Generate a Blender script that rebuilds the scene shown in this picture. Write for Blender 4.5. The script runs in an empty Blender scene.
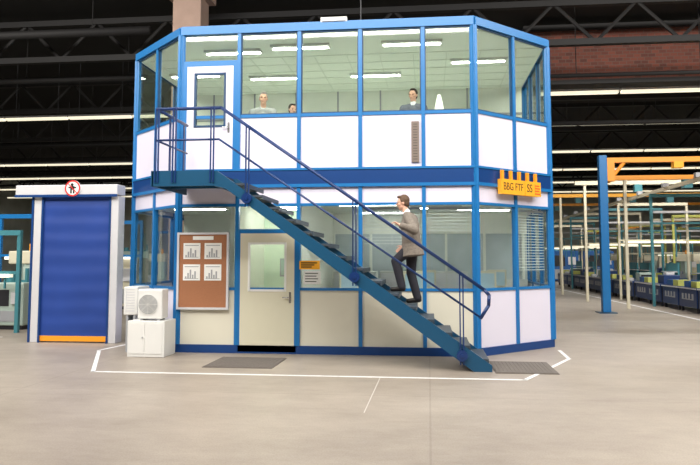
import bpy, bmesh, math, random
from mathutils import Vector, Matrix
random.seed(7)
sc=bpy.context.scene
try:
    sc.view_settings.view_transform='Standard'
    sc.view_settings.look='None'
except Exception: pass

# ------------------------------------------------------------ materials
def mat(name,col,rough=0.5,metal=0.0,var=0.06,scale=6.0,emit=0.0,emcol=None,bump=0.0):
    m=bpy.data.materials.new(name); m.use_nodes=True
    nt=m.node_tree; b=nt.nodes['Principled BSDF']
    tc=nt.nodes.new('ShaderNodeTexCoord'); no=nt.nodes.new('ShaderNodeTexNoise')
    no.inputs['Scale'].default_value=scale; no.inputs['Detail'].default_value=3
    nt.links.new(tc.outputs['Object'],no.inputs['Vector'])
    mx=nt.nodes.new('ShaderNodeMix'); mx.data_type='RGBA'
    a=[max(0,c*(1-var)) for c in col]; c2=[min(1,c*(1+var)) for c in col]
    mx.inputs['A'].default_value=(*a,1); mx.inputs['B'].default_value=(*c2,1)
    nt.links.new(no.outputs['Fac'],mx.inputs['Factor'])
    nt.links.new(mx.outputs['Result'],b.inputs['Base Color'])
    b.inputs['Roughness'].default_value=rough; b.inputs['Metallic'].default_value=metal
    if emit>0:
        b.inputs['Emission Color'].default_value=(*(emcol or col),1)
        b.inputs['Emission Strength'].default_value=emit
    return m
def glass(name,tint,base=0.03,amp=0.45):
    m=bpy.data.materials.new(name); m.use_nodes=True; nt=m.node_tree
    nt.nodes.clear(); o=nt.nodes.new('ShaderNodeOutputMaterial')
    t=nt.nodes.new('ShaderNodeBsdfTransparent'); t.inputs['Color'].default_value=(*tint,1)
    g=nt.nodes.new('ShaderNodeBsdfGlossy'); g.inputs['Roughness'].default_value=0.03
    f=nt.nodes.new('ShaderNodeLayerWeight'); f.inputs['Blend'].default_value=0.5
    p=nt.nodes.new('ShaderNodeMath'); p.operation='POWER'; p.inputs[1].default_value=4.0
    nt.links.new(f.outputs['Facing'],p.inputs[0])
    ad=nt.nodes.new('ShaderNodeMath'); ad.operation='MULTIPLY_ADD'; ad.inputs[1].default_value=amp; ad.inputs[2].default_value=base
    nt.links.new(p.outputs[0],ad.inputs[0])
    mx=nt.nodes.new('ShaderNodeMixShader'); nt.links.new(ad.outputs[0],mx.inputs[0])
    nt.links.new(t.outputs[0],mx.inputs[1]); nt.links.new(g.outputs[0],mx.inputs[2]); nt.links.new(mx.outputs[0],o.inputs[0])
    return m
M={}
M['blue']=mat('frame_blue',(0.010,0.16,0.43),0.35)
M['band']=mat('band_blue',(0.004,0.045,0.19),0.35)
M['stair']=mat('stair_blue',(0.006,0.065,0.14),0.35)
M['rail']=mat('rail_navy',(0.006,0.03,0.13),0.3)
M['tread']=mat('tread_steel',(0.035,0.05,0.07),0.5)
M['white']=mat('panel_white',(0.74,0.71,0.83),0.4,var=0.02,scale=2)
M['cream']=mat('panel_cream',(0.73,0.70,0.58),0.4,var=0.03,scale=2)
M['doorcream']=mat('door_cream',(0.68,0.65,0.50),0.4,var=0.02)
M['glass']=glass('window_glass',(0.96,0.99,0.96))
M['glasslow']=glass('lower_window_glass',(0.94,0.97,0.96),0.04,0.5)
M['inwall']=mat('interior_wall',(0.84,0.85,0.77),0.6)
M['inceil']=mat('interior_ceiling',(0.84,0.88,0.80),0.7,var=0.03)
M['ingrid']=mat('interior_ceiling_grid',(0.70,0.74,0.66),0.7,var=0.03)
M['ingrey']=mat('interior_grey_panel',(0.60,0.61,0.58),0.6)
M['inblue']=mat('interior_pale_blue_grey',(0.50,0.56,0.58),0.6,var=.2,scale=2)
M['mint']=mat('room_pale_green',(0.78,0.9,0.74),0.6)
M['infloor']=mat('interior_floor',(0.38,0.38,0.36),0.6)
M['dark']=mat('dark_metal',(0.02,0.02,0.025),0.5)
M['gasket']=mat('gasket_blue',(0.008,0.05,0.13),0.5)
M['black']=mat('black_print',(0.01,0.01,0.01),0.6)
M['grey']=mat('grey_metal',(0.35,0.36,0.38),0.5)
M['lgrey']=mat('light_grey_metal',(0.62,0.62,0.64),0.45)
M['steel']=mat('steel',(0.5,0.5,0.5),0.25,1.0)
M['paper']=mat('paper_white',(0.85,0.85,0.82),0.6)
M['cork']=mat('cork',(0.36,0.15,0.07),0.8,var=0.35,scale=60)
M['yellow']=mat('sign_yellow',(0.92,0.42,0.02),0.5)
M['orange']=mat('orange_paint',(0.95,0.36,0.02),0.45)
M['jib']=mat('jib_orange',(0.85,0.33,0.03),0.45)
M['red']=mat('sign_red',(0.7,0.02,0.02),0.5)
M['lamp']=mat('fluorescent_tube',(1,1,0.95),0.5,emit=0.95,emcol=(1,0.91,0.66))
M['inlamp']=mat('office_lamp_diffuser',(1,1,0.95),0.5,emit=30,emcol=(1,1,0.92))
M['inlamplow']=mat('office_lamp_low',(1,1,0.95),0.5,emit=30,emcol=(1,1,0.96))
M['acwhite']=mat('appliance_white',(0.74,0.74,0.72),0.4,var=0.02)
M['mblue']=mat('machine_blue',(0.02,0.10,0.30),0.4)
M['mnavy']=mat('conveyor_navy',(0.012,0.04,0.14),0.4)
M['mgreen']=mat('machine_pale_green',(0.42,0.52,0.46),0.5)
M['mteal']=mat('frame_teal',(0.05,0.22,0.26),0.5)
M['mcream']=mat('machine_cream',(0.65,0.60,0.45),0.5)
M['mlime']=mat('frame_yellow_green',(0.50,0.52,0.12),0.5)
M['marking']=mat('floor_paint_white',(0.80,0.80,0.80),0.5,var=0.15,scale=12)
M['scratch']=mat('floor_scratch_pale',(0.60,0.57,0.53),0.5,var=0.15,scale=12)
M['rubber']=mat('rubber_mat',(0.15,0.13,0.115),0.8,var=0.3,scale=30)
M['concrete']=mat('column_concrete',(0.42,0.29,0.23),0.8,var=0.15,scale=3)
M['truss']=mat('truss_dark',(0.010,0.009,0.009),0.7)
M['screen']=mat('screen_glow',(0.3,0.4,0.45),0.3,emit=0.3)
M['skin']=mat('skin',(0.74,0.43,0.31),0.5,var=0.05,scale=20)
M['lip']=mat('lips',(0.4,0.12,0.10),0.5)
M['eye']=mat('eye_dark',(0.02,0.015,0.01),0.2)
M['hairdark']=mat('hair_dark',(0.03,0.018,0.012),0.7,var=0.4,scale=60)
M['hairgrey']=mat('hair_grey',(0.34,0.32,0.30),0.7,var=0.3,scale=60)
M['hairbrown']=mat('hair_brown',(0.10,0.055,0.03),0.7,var=0.4,scale=60)
M['jacket']=mat('jacket_beige_check',(0.21,0.18,0.15),0.8,var=0.55,scale=40)
M['trousers']=mat('trousers_dark',(0.02,0.02,0.03),0.8)
M['shirtwhite']=mat('shirt_white',(0.8,0.8,0.82),0.7)
M['shirtblue']=mat('shirt_blue',(0.3,0.42,0.6),0.7)
M['suit']=mat('suit_grey',(0.14,0.15,0.19),0.8)
M['suitlight']=mat('jacket_light_grey',(0.42,0.42,0.42),0.8)
M['shoe']=mat('shoe_leather',(0.015,0.012,0.01),0.35)
M['fabric']=mat('lamp_shade_white',(0.92,0.90,0.82),0.7,emit=0.5)
M['blind']=mat('blind_slat',(0.75,0.78,0.76),0.5)

def slat_mat():
    m=mat('shutter_blue',(0.012,0.050,0.27),0.55,var=0.25,scale=1.3)
    nt=m.node_tree;b=nt.nodes['Principled BSDF']
    tc=nt.nodes.new('ShaderNodeTexCoord'); w=nt.nodes.new('ShaderNodeTexWave'); w.bands_direction='Z'
    w.inputs['Scale'].default_value=0.9; w.inputs['Distortion'].default_value=1.5
    nt.links.new(tc.outputs['Object'],w.inputs['Vector'])
    bp=nt.nodes.new('ShaderNodeBump'); bp.inputs['Strength'].default_value=0.35; bp.inputs['Distance'].default_value=0.03
    nt.links.new(w.outputs['Fac'],bp.inputs['Height']); nt.links.new(bp.outputs['Normal'],b.inputs['Normal'])
    return m
M['shutter']=slat_mat()
def brick_mat():
    m=mat('brick_red_brown',(0.3,0.1,0.06),0.85)
    nt=m.node_tree;b=nt.nodes['Principled BSDF']
    tc=nt.nodes.new('ShaderNodeTexCoord'); mp=nt.nodes.new('ShaderNodeMapping'); mp.inputs['Rotation'].default_value=(math.pi/2,0,0)
    br=nt.nodes.new('ShaderNodeTexBrick'); br.inputs['Scale'].default_value=2.0
    br.inputs['Color1'].default_value=(0.19,0.055,0.035,1); br.inputs['Color2'].default_value=(0.10,0.035,0.025,1); br.inputs['Mortar'].default_value=(0.13,0.08,0.065,1)
    nt.links.new(tc.outputs['Object'],mp.inputs[0]); nt.links.new(mp.outputs[0],br.inputs['Vector']); nt.links.new(br.outputs['Color'],b.inputs['Base Color'])
    return m
M['girder']=brick_mat()
def floor_mat():
    m=bpy.data.materials.new('hall_floor_concrete'); m.use_nodes=True; nt=m.node_tree; b=nt.nodes['Principled BSDF']
    tc=nt.nodes.new('ShaderNodeTexCoord')
    n1=nt.nodes.new('ShaderNodeTexNoise'); n1.inputs['Scale'].default_value=0.30; n1.inputs['Detail'].default_value=5; n1.inputs['Roughness'].default_value=0.6
    mp=nt.nodes.new('ShaderNodeMapping'); mp.inputs['Scale'].default_value=(0.8,1.5,1)
    n2=nt.nodes.new('ShaderNodeTexNoise'); n2.inputs['Scale'].default_value=1.5; n2.inputs['Detail'].default_value=9; n2.inputs['Roughness'].default_value=0.78
    n3=nt.nodes.new('ShaderNodeTexNoise'); n3.inputs['Scale'].default_value=60; n3.inputs['Detail'].default_value=4
    nt.links.new(tc.outputs['Object'],n1.inputs['Vector']); nt.links.new(tc.outputs['Object'],mp.inputs['Vector'])
    nt.links.new(mp.outputs[0],n2.inputs['Vector']); nt.links.new(tc.outputs['Object'],n3.inputs['Vector'])
    r=nt.nodes.new('ShaderNodeValToRGB'); r.color_ramp.elements[0].position=0.34; r.color_ramp.elements[1].position=0.66
    r.color_ramp.elements[0].color=(0.265,0.222,0.182,1); r.color_ramp.elements[1].color=(0.44,0.385,0.325,1)
    ma=nt.nodes.new('ShaderNodeMath'); ma.operation='MULTIPLY_ADD'; ma.inputs[1].default_value=0.5
    mb=nt.nodes.new('ShaderNodeMath'); mb.operation='MULTIPLY'; mb.inputs[1].default_value=0.5
    nt.links.new(n2.outputs['Fac'],mb.inputs[0]); nt.links.new(n1.outputs['Fac'],ma.inputs[0]); nt.links.new(mb.outputs[0],ma.inputs[2])
    nt.links.new(ma.outputs[0],r.inputs[0])
    r3=nt.nodes.new('ShaderNodeValToRGB'); r3.color_ramp.elements[0].position=0.35; r3.color_ramp.elements[1].position=0.6
    r3.color_ramp.elements[0].color=(0.82,0.81,0.80,1); r3.color_ramp.elements[1].color=(1,1,1,1)
    nt.links.new(n3.outputs['Fac'],r3.inputs[0])
    mx=nt.nodes.new('ShaderNodeMix'); mx.data_type='RGBA'; mx.blend_type='MULTIPLY'; mx.inputs['Factor'].default_value=0.9
    nt.links.new(r.outputs[0],mx.inputs['A']); nt.links.new(r3.outputs[0],mx.inputs['B'])
    # stretched scuffs
    mp2=nt.nodes.new('ShaderNodeMapping'); mp2.inputs['Scale'].default_value=(0.35,3.0,1); mp2.inputs['Rotation'].default_value=(0,0,0.35)
    n4=nt.nodes.new('ShaderNodeTexNoise'); n4.inputs['Scale'].default_value=2.2; n4.inputs['Detail'].default_value=6; n4.inputs['Roughness'].default_value=0.7
    nt.links.new(tc.outputs['Object'],mp2.inputs[0]); nt.links.new(mp2.outputs[0],n4.inputs['Vector'])
    r4=nt.nodes.new('ShaderNodeValToRGB'); r4.color_ramp.elements[0].position=0.62; r4.color_ramp.elements[1].position=0.72
    r4.color_ramp.elements[0].color=(1,1,1,1); r4.color_ramp.elements[1].color=(0.80,0.77,0.74,1)
    nt.links.new(n4.outputs['Fac'],r4.inputs[0])
    mx2=nt.nodes.new('ShaderNodeMix'); mx2.data_type='RGBA'; mx2.blend_type='MULTIPLY'; mx2.inputs['Factor'].default_value=0.8
    nt.links.new(mx.outputs['Result'],mx2.inputs['A']); nt.links.new(r4.outputs[0],mx2.inputs['B'])
    # slab joints
    bk=nt.nodes.new('ShaderNodeTexBrick'); bk.offset=0.0; bk.inputs['Scale'].default_value=1.0
    bk.inputs['Brick Width'].default_value=5.5; bk.inputs['Row Height'].default_value=5.5; bk.inputs['Mortar Size'].default_value=0.012; bk.inputs['Mortar Smooth'].default_value=0.3
    bk.inputs['Color1'].default_value=(1,1,1,1); bk.inputs['Color2'].default_value=(0.96,0.96,0.96,1); bk.inputs['Mortar'].default_value=(0.76,0.74,0.72,1)
    nt.links.new(tc.outputs['Object'],bk.inputs['Vector'])
    mx3=nt.nodes.new('ShaderNodeMix'); mx3.data_type='RGBA'; mx3.blend_type='MULTIPLY'; mx3.inputs['Factor'].default_value=0.8
    nt.links.new(mx2.outputs['Result'],mx3.inputs['A']); nt.links.new(bk.outputs['Color'],mx3.inputs['B'])
    nt.links.new(mx3.outputs['Result'],b.inputs['Base Color'])
    b.inputs['Roughness'].default_value=0.42
    return m
M['floor']=floor_mat()
M['wallb']=mat('hall_wall',(0.50,0.52,0.47),0.8,var=0.5,scale=0.35)
M['ceil']=mat('hall_ceiling',(0.008,0.007,0.007),0.9,var=0.4,scale=0.5)

# ------------------------------------------------------------ helpers
WL={}
def link(o): sc.collection.objects.link(o)
def top(name,loc,label,cat,group=None,kind=None):
    e=bpy.data.objects.new(name,None); e.location=loc; e.empty_display_size=0.2; link(e)
    WL[e]=Vector(loc); e['label']=label; e['category']=cat
    if group: e['group']=group
    if kind: e['kind']=kind
    return e
def finish(name,bm,m,parent=None,label=None,smooth=False,bevel=0.0,cat=None,kind=None,group=None):
    vs=[v.co for v in bm.verts]
    mn=Vector([min(v[i] for v in vs) for i in range(3)]); mxx=Vector([max(v[i] for v in vs) for i in range(3)])
    c=(mn+mxx)/2
    if parent is None: c.z=mn.z
    for v in bm.verts: v.co-=c
    bmesh.ops.recalc_face_normals(bm,faces=bm.faces[:])
    me=bpy.data.meshes.new(name); bm.to_mesh(me); bm.free()
    if smooth:
        for p in me.polygons: p.use_smooth=True
    for mm in (m if isinstance(m,list) else [m]): me.materials.append(mm)
    o=bpy.data.objects.new(name,me); link(o); WL[o]=c.copy()
    if parent is not None:
        o.parent=parent; o.location=c-WL[parent]
    else: o.location=c
    if label: o['label']=label
    if cat: o['category']=cat
    if kind: o['kind']=kind
    if group: o['group']=group
    if bevel>0:
        b=o.modifiers.new('bevel','BEVEL'); b.width=bevel; b.segments=2; b.limit_method='ANGLE'
    return o
def obox(bm,O,u,n,u0,u1,n0,n1,z0,z1):
    O=Vector((O[0],O[1],0)); u=Vector((u[0],u[1],0)); n=Vector((n[0],n[1],0))
    vs=[]
    for z in (z0,z1):
        for a,b in ((u0,n0),(u1,n0),(u1,n1),(u0,n1)):
            p=O+u*a+n*b; vs.append(bm.verts.new((p.x,p.y,z)))
    for f in ((0,1,2,3),(4,5,6,7),(0,1,5,4),(1,2,6,5),(2,3,7,6),(3,0,4,7)):
        bm.faces.new([vs[i] for i in f])
def box(bm,x0,x1,y0,y1,z0,z1): obox(bm,(0,0),(1,0),(0,1),x0,x1,y0,y1,z0,z1)
def bx(name,x0,x1,y0,y1,z0,z1,m,parent=None,**k):
    bm=bmesh.new(); box(bm,x0,x1,y0,y1,z0,z1); return finish(name,bm,m,parent,**k)
def cyl(bm,p0,p1,r0,r1=None,seg=12,caps=True):
    p0=Vector(p0);p1=Vector(p1); r1=r0 if r1 is None else r1
    d=p1-p0; L=d.length
    q=Vector((0,0,1)).rotation_difference(d.normalized()).to_matrix().to_4x4()
    bmesh.ops.create_cone(bm,cap_ends=caps,segments=seg,radius1=r0,radius2=r1,depth=L,matrix=Matrix.Translation((p0+p1)/2)@q)
def sph(bm,c,r,seg=12,M4=None):
    if not hasattr(r,'__len__'): r=(r,r,r)
    mt=Matrix.Translation(Vector(c))@(M4 if M4 else Matrix.Identity(4))@Matrix.Diagonal((*r,1))
    bmesh.ops.create_uvsphere(bm,u_segments=seg,v_segments=max(6,seg//2+2),radius=1,matrix=mt)
def cap(bm,p0,p1,r0,r1=None,seg=12):
    r1=r0 if r1 is None else r1
    cyl(bm,p0,p1,r0,r1,seg); sph(bm,p0,r0,seg); sph(bm,p1,r1,seg)
def tube(bm,pts,r,seg=10):
    for a,b in zip(pts,pts[1:]): cyl(bm,a,b,r,r,seg)
    for p in pts: sph(bm,p,r,seg)
def copy_tree(src,off):
    orig=set(src.children_recursive)
    def rec(o,par):
        c=o.copy(); sc.collection.objects.link(c)
        if par is None:
            c.location=Vector(o.location)+Vector(off); WL[c]=WL[o]+Vector(off)
        else: c.parent=par
        for ch in list(o.children):
            if ch in orig: rec(ch,c)
        return c
    return rec(src,None)
def put(src,x,y):
    return copy_tree(src,(x-src.location[0],y-src.location[1],0))
def prism(bm,pts,z0,z1):
    a=[bm.verts.new((x,y,z0)) for x,y in pts]; b=[bm.verts.new((x,y,z1)) for x,y in pts]
    bm.faces.new(a); bm.faces.new(b); n=len(pts)
    for i in range(n): bm.faces.new((a[i],a[(i+1)%n],b[(i+1)%n],b[i]))
def text(name,s,size,O,u,n,uc,noff,zc,m,parent,label=None,bold=0.0,sx=1.0):
    cu=bpy.data.curves.new(name,'FONT'); cu.body=s; cu.size=size; cu.align_x='CENTER'; cu.align_y='CENTER'; cu.extrude=0.002; cu.offset=bold
    to=bpy.data.objects.new(name,cu); link(to)
    bpy.context.view_layer.update()
    me=bpy.data.meshes.new_from_object(to.evaluated_get(bpy.context.evaluated_depsgraph_get()))
    bpy.data.objects.remove(to)
    bm=bmesh.new(); bm.from_mesh(me)
    O=Vector((O[0],O[1],0)); uu=Vector((u[0],u[1],0)); nn=Vector((n[0],n[1],0))
    for v in bm.verts:
        x,y,z=v.co; v.co=O+uu*(uc+x*sx)+nn*(noff+z)+Vector((0,0,zc+y))
    return finish(name,bm,m,parent,label=label)

# ------------------------------------------------------------ setting
bx('floor',-45,45,-14,76,-0.2,0,M['floor'],kind='structure',label='beige grey concrete hall floor')
bx('ceiling',-45,45,-14,76,10.5,10.7,M['ceil'],kind='structure',label='dark factory hall ceiling')
bx('wall_back',-45,45,76,76.2,0,10.5,M['wallb'],kind='structure',label='distant hall wall')
bx('wall_left',-45.2,-45,-14,76,0,10.5,M['wallb'],kind='structure',label='hall side wall')
bx('wall_right',45,45.2,-14,76,0,10.5,M['wallb'],kind='structure',label='hall side wall')
bx('wall_front',-45,45,-14.2,-14,0,10.5,M['wallb'],kind='structure',label='hall wall')

def truss(y,x0,x1,z0,z1,m):
    t=top('roof_truss',((x0+x1)/2,y,z0),'dark steel lattice roof truss','roof truss','roof trusses',kind='structure')
    bx('chord',x0,x1,y-.12,y+.12,z0,z0+.2,m,t); bx('chord',x0,x1,y-.12,y+.12,z1-.2,z1,m,t)
    bm=bmesh.new(); x=x0; k=0
    while x<x1-1:
        a=(x,y,z0+.1);b=(x+1.3,y,z1-.1)
        if k%2: a=(x,y,z1-.1); b=(x+1.3,y,z0+.1)
        cyl(bm,a,b,.06,seg=6); x+=1.3;k+=1
    finish('lattice',bm,m,t)
    return t
for y in (22.5,30.5,38,46,54,62,70): truss(y,-44,44,8.6,10.1,M['truss'])
g=top('brick_girder',(16,25.4,8.0),'red brown masonry girder under the hall roof','girder',kind='structure')
bx('girder_web',3.5,28,25.3,25.7,8.15,10.0,M['girder'],g)
bx('girder_flange',3.5,28,25.15,25.85,8.0,8.15,M['truss'],g)
bx('girder_flange',3.5,28,25.15,25.85,10.0,10.2,M['truss'],g)
for (xa,xb,yy,zz,rr) in ((-24,-9,21.2,9.2,.14),(-24,-9,24.0,8.4,.10),(4,26,23.6,7.9,.07),(4,30,29.5,7.4,.10),(-30,-9,33,7.5,.12)):
    t=top('service_pipe',((xa+xb)/2,yy,zz),'dark service pipe running below the hall roof','pipe','roof service pipes')
    bm=bmesh.new(); cyl(bm,(xa,yy,zz),(xb,yy,zz),rr,seg=12); finish('pipe_run',bm,M['truss'],t,smooth=True)
    x=xa+1
    while x<xb:
        bm=bmesh.new(); cyl(bm,(x,yy,zz),(x,yy,10.49),.015,seg=6); finish('pipe_hanger',bm,M['truss'],t); x+=4
for (cx,cy) in ((-7.52,20.9),):
    c=top('concrete_column',(cx,cy,0),'tall pinkish beige concrete roof column behind the cabin','column',kind='structure')
    w=.46
    bx('column_shaft',cx-w,cx+w,cy-.4,cy+.4,0,10.0,M['concrete'],c,bevel=.03)
    bx('column_corbel',cx-w-.2,cx+w+.2,cy-.5,cy+.5,10.0,10.5,M['concrete'],c)

def fixture(x,y,z,L=3.0):
    t=top('fluorescent_light',(x,y,z),'long warm white fluorescent strip light under the hall roof','ceiling light','hall strip lights')
    bm=bmesh.new(); box(bm,x-L/2+.02,x+L/2-.02,y-.14,y+.14,z+.05,z+.13); finish('lamp_housing',bm,M['lgrey'],t)
    for dy in (-.07,.07):
        bm=bmesh.new(); cyl(bm,(x-L/2+.06,y+dy,z),(x+L/2-.06,y+dy,z),.055,seg=8); finish('lamp_tube',bm,M['lamp'],t)
    for dx in (-1,1):
        bm=bmesh.new(); cyl(bm,(x+dx,y,z+.13),(x+dx,y,10.49),.012,seg=6); finish('suspension_rod',bm,M['dark'],t)
    return t
base=fixture(-20.5,28.9,8)
def row(y,x0,x1,z=8):
    x=x0
    while x<x1:
        if not(abs(x+20.5)<.01 and abs(y-28.9)<.01): copy_tree(base,(x+20.5,y-28.9,z-8))
        x+=3.0
for y,x0,x1 in ((28.9,-20.5,-9),(36.2,-28,-9),(43.5,-33,-10),(51,-38,-10),(59,-40,-10),(67,-42,-10)): row(y,x0,x1)
for y,x0,x1 in ((26.6,5.7,17),(32.9,5.5,20),(41.5,5,26),(50,5,32),(58.5,5,36),(67,6,40)): row(y,x0,x1)
def area(name,loc,sx,sy,p,rot=(0,0,0),col=(1,.96,.9)):
    l=bpy.data.lights.new(name,'AREA'); l.shape='RECTANGLE'; l.size=sx; l.size_y=sy; l.energy=p; l.color=col
    o=bpy.data.objects.new(name,l); o.location=loc; o.rotation_euler=rot; link(o); return o
area('hall_row_light',(-2,8.5,10.0),30,.8,1100,(math.radians(10),0,0))
area('hall_row_light.001',(-2,5.0,10.0),30,.8,1500,(math.radians(35),0,0))
area('hall_row_light.002',(-2,1.6,10.0),30,.8,2300,(math.radians(45),0,0))
area('hall_row_light.003',(10.5,26.6,7.93),12,.08,800)
area('hall_row_light.004',(15,50,7.93),20,.06,1300)
area('left_bay_fill_light',(-15,13.5,10.2),14,.6,1000,(math.radians(30),0,0))  # added fill lamp out of view, tilted to brighten the left bay
area('hall_row_light.006',(-24,59,7.93),28,.06,900)
area('right_bay_fill_light',(12,13.5,10.2),14,.6,1500,(math.radians(38),0,0))  # added fill lamp above the frame, brightens the benches on the right
w=bpy.data.worlds.new('world'); sc.world=w; w.use_nodes=True
w.node_tree.nodes['Background'].inputs[0].default_value=(.6,.65,.7,1); w.node_tree.nodes['Background'].inputs[1].default_value=.2

def strip(name,pts,wd,m,label,cat):
    bm=bmesh.new()
    for a,b in zip(pts,pts[1:]):
        a=Vector(a);b=Vector(b);d=(b-a).normalized(); n=Vector((-d.y,d.x))
        a=a-d*wd/2; b=b+d*wd/2
        q=[a+n*wd/2,b+n*wd/2,b-n*wd/2,a-n*wd/2]
        prism(bm,[(p.x,p.y) for p in q],0.0,0.004)
    return finish(name,bm,m,label=label,cat=cat)
strip('floor_marking',[(-6.15,13.6),(-6.28,12.75),(-5.2,10.37),(1.37,10.37),(2.42,12.6),(2.46,13.7)],.065,M['marking'],'white painted boundary line around the office cabin','floor marking')
strip('floor_marking',[(7.7,18.5),(7.3,42)],.12,M['marking'],'white painted aisle line beside the work benches','floor marking')
strip('floor_marking',[(-.73,10.3),(-.75,8.0)],.010,M['scratch'],'thin pale scratch line on the concrete','floor marking')
strip('floor_marking',[(-9.5,14.6),(-20,14.6)],.06,M['marking'],'pale painted line beside the shutter','floor marking')
def matobj(x0,x1,y0,y1,label):
    t=top('floor_mat',((x0+x1)/2,(y0+y1)/2,0),label,'floor mat','floor mats')
    bx('mat_base',x0,x1,y0,y1,.0,.012,M['rubber'],t)
    bm=bmesh.new(); n=int((x1-x0)/.06)
    box(bm,x0+.02,x1-.02,y0+.02,y0+.04,.012,.018)
    for i in range(n): box(bm,x0+.02+i*.06,x0+.045+i*.06,y0+.03,y1-.03,.012,.018)
    finish('mat_ribs',bm,M['rubber'],t)
matobj(-3.65,-2.5,10.95,12.1,'dark ribbed rubber mat before the lower door')
matobj(1.0,1.95,10.9,12.1,'dark ribbed rubber mat at the foot of the stairs')

# ------------------------------------------------------------ cabin
W=1.12; FY=12.68
A=(-4.74,FY);B=(.86,FY);C=(2.444,14.264);D=(2.444,17.624);E=(.86,19.208);F=(-4.74,19.208);G=(-6.324,17.624);H=(-6.324,14.264)
s=math.sqrt(.5)
cab=top('office_cabin',(-1.94,15.9,0),'two-storey blue-framed office cabin with white panels and chamfered corners','cabin')
faces=[(A,(1,0),(0,-1),5,'front'),(B,(s,s),(s,-s),2,'rc'),(C,(0,1),(1,0),3,'r'),(D,(-s,s),(s,s),2,'o'),(E,(-1,0),(0,1),5,'o'),(F,(-s,-s),(-s,s),2,'o'),(G,(0,-1),(-1,0),3,'o'),(H,(s,-s),(-s,-s),2,'lc')]
FB=[0,1.16,2.33,3.49,4.66,5.6]
def fb(face,name,u0,u1,n0,n1,z0,z1,m,parent=cab,**k):
    O,u,n=face[:3]; bm=bmesh.new(); obox(bm,O,u,n,u0,u1,n0,n1,z0,z1); return finish(name,bm,m,parent,**k)
for fc in faces:
    O,u,n,N,tag=fc; L=N*W
    bd=FB if tag=='front' else [i*W for i in range(N+1)]
    fb(fc,'plinth',0,L,-.06,.03,0,.15,M['band'])
    fb(fc,'frame_rail',0,L,-.05,.02,1.16,1.21,M['blue'])
    fb(fc,'frame_rail',0,L,-.05,.02,2.73,2.78,M['blue'])
    fb(fc,'storey_band',0,L,-.06,.045,3.14,3.40,M['band'])
    fb(fc,'band_trim',0,L,-.06,.06,3.08,3.14,M['blue'])
    fb(fc,'band_trim',0,L,-.06,.06,3.40,3.44,M['blue'])
    fb(fc,'frame_rail',0,L,-.05,.02,4.42,4.48,M['blue'])
    fb(fc,'roof_fascia',0,L,-.06,.05,6.07,6.22,M['blue'])
    for i in range(N+1):
        wd=.035 if 0<i<N else .055
        fb(fc,'mullion',bd[i]-wd,bd[i]+wd,-.06,.035,0.15,6.07,M['blue'])
    for i in range(N):
        a,b=bd[i]+.035,bd[i+1]-.035
        lowm=M['cream'] if tag=='front' else M['white']
        updoor=(tag=='front' and i==0); lodoor=(tag=='front' and i==1)
        if not lodoor:
            fb(fc,'wall_panel',a,b,-.04,.0,.15,1.16,lowm)
            fb(fc,'window_pane',a,b,-.024,-.020,1.21,2.73,M['glasslow'])
        else:
            fb(fc,'window_pane',a,b,-.024,-.020,2.30,2.73,M['glasslow'])
            fb(fc,'frame_rail',a,b,-.05,.02,2.22,2.30,M['blue'])
        fb(fc,'wall_panel',a,b,-.04,.0,2.78,3.08,M['white'])
        if not updoor:
            fb(fc,'wall_panel',a,b,-.04,.0,3.44,4.42,M['white'])
            fb(fc,'window_pane',a,b,-.024,-.020,4.48,6.07,M['glass'])
            bm=bmesh.new()
            obox(bm,O,u,n,a,a+.02,-.03,.01,4.48,6.07);obox(bm,O,u,n,b-.02,b,-.03,.01,4.48,6.07)
            obox(bm,O,u,n,a+.02,b-.02,-.03,.01,4.48,4.5);obox(bm,O,u,n,a+.02,b-.02,-.03,.01,6.04,6.07)
            finish('window_gasket',bm,M['gasket'],cab)
fr=faces[0]; O,u,n=fr[:3]; W1=FB[1]; W2=FB[2]
fb(fr,'window_pane',.035,W1-.035,-.024,-.020,5.55,6.07,M['glass'])
fb(fr,'frame_rail',.035,W1-.035,-.05,.025,5.44,5.55,M['blue'])
fb(fr,'frame_rail',.035,W1-.035,-.05,.025,3.20,3.24,M['blue'])
def door(z0,z1,u0,u1,wz0,wz1,m,label,mar=.2,fm='dark'):
    bm=bmesh.new()
    w0,w1=u0+mar,u1-mar
    obox(bm,O,u,n,u0,w0,-.03,.03,z0,z1);obox(bm,O,u,n,w1,u1,-.03,.03,z0,z1)
    obox(bm,O,u,n,w0,w1,-.03,.03,z0,wz0);obox(bm,O,u,n,w0,w1,-.03,.03,wz1,z1)
    d=finish('door',bm,m,cab,label=label)
    bm=bmesh.new()
    for (a,b,c,e) in ((w0-.03,w0+.01,wz0-.03,wz1+.03),(w1-.01,w1+.03,wz0-.03,wz1+.03),(w0,w1,wz0-.03,wz0+.01),(w0,w1,wz1-.01,wz1+.03)):
        obox(bm,O,u,n,a,b,-.035,.04,c,e)
    finish('door_window_frame',bm,M[fm],d)
    bm=bmesh.new(); obox(bm,O,u,n,w0,w1,-.003,.003,wz0,wz1); finish('door_glass',bm,M['glass'],d)
    bm=bmesh.new(); hx=u1-.08; P=Vector((O[0]+hx,O[1]-.03,z0+1.0))
    cyl(bm,P,P+Vector((0,-.05,0)),.012); cyl(bm,P+Vector((0,-.05,0)),P+Vector((-.13,-.05,0)),.011)
    obox(bm,O,u,n,hx-.02,hx+.02,.03,.036,z0+.9,z0+1.1)
    finish('door_handle',bm,M['steel'],d,label='steel lever handle')
    return d
door(3.24,5.44,.14,1.05,4.28,5.28,M['white'],'white upper office door with tall window',.17,'gasket')
fb(fr,'door_frame',.035,.14,-.05,.03,3.24,5.44,M['blue']); fb(fr,'door_frame',1.05,W1-.035,-.05,.03,3.24,5.44,M['blue'])
door(.03,2.22,W1+.07,W2-.07,1.17,2.02,M['doorcream'],'cream lower office door with glazed upper part',.18,'paper')
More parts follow.
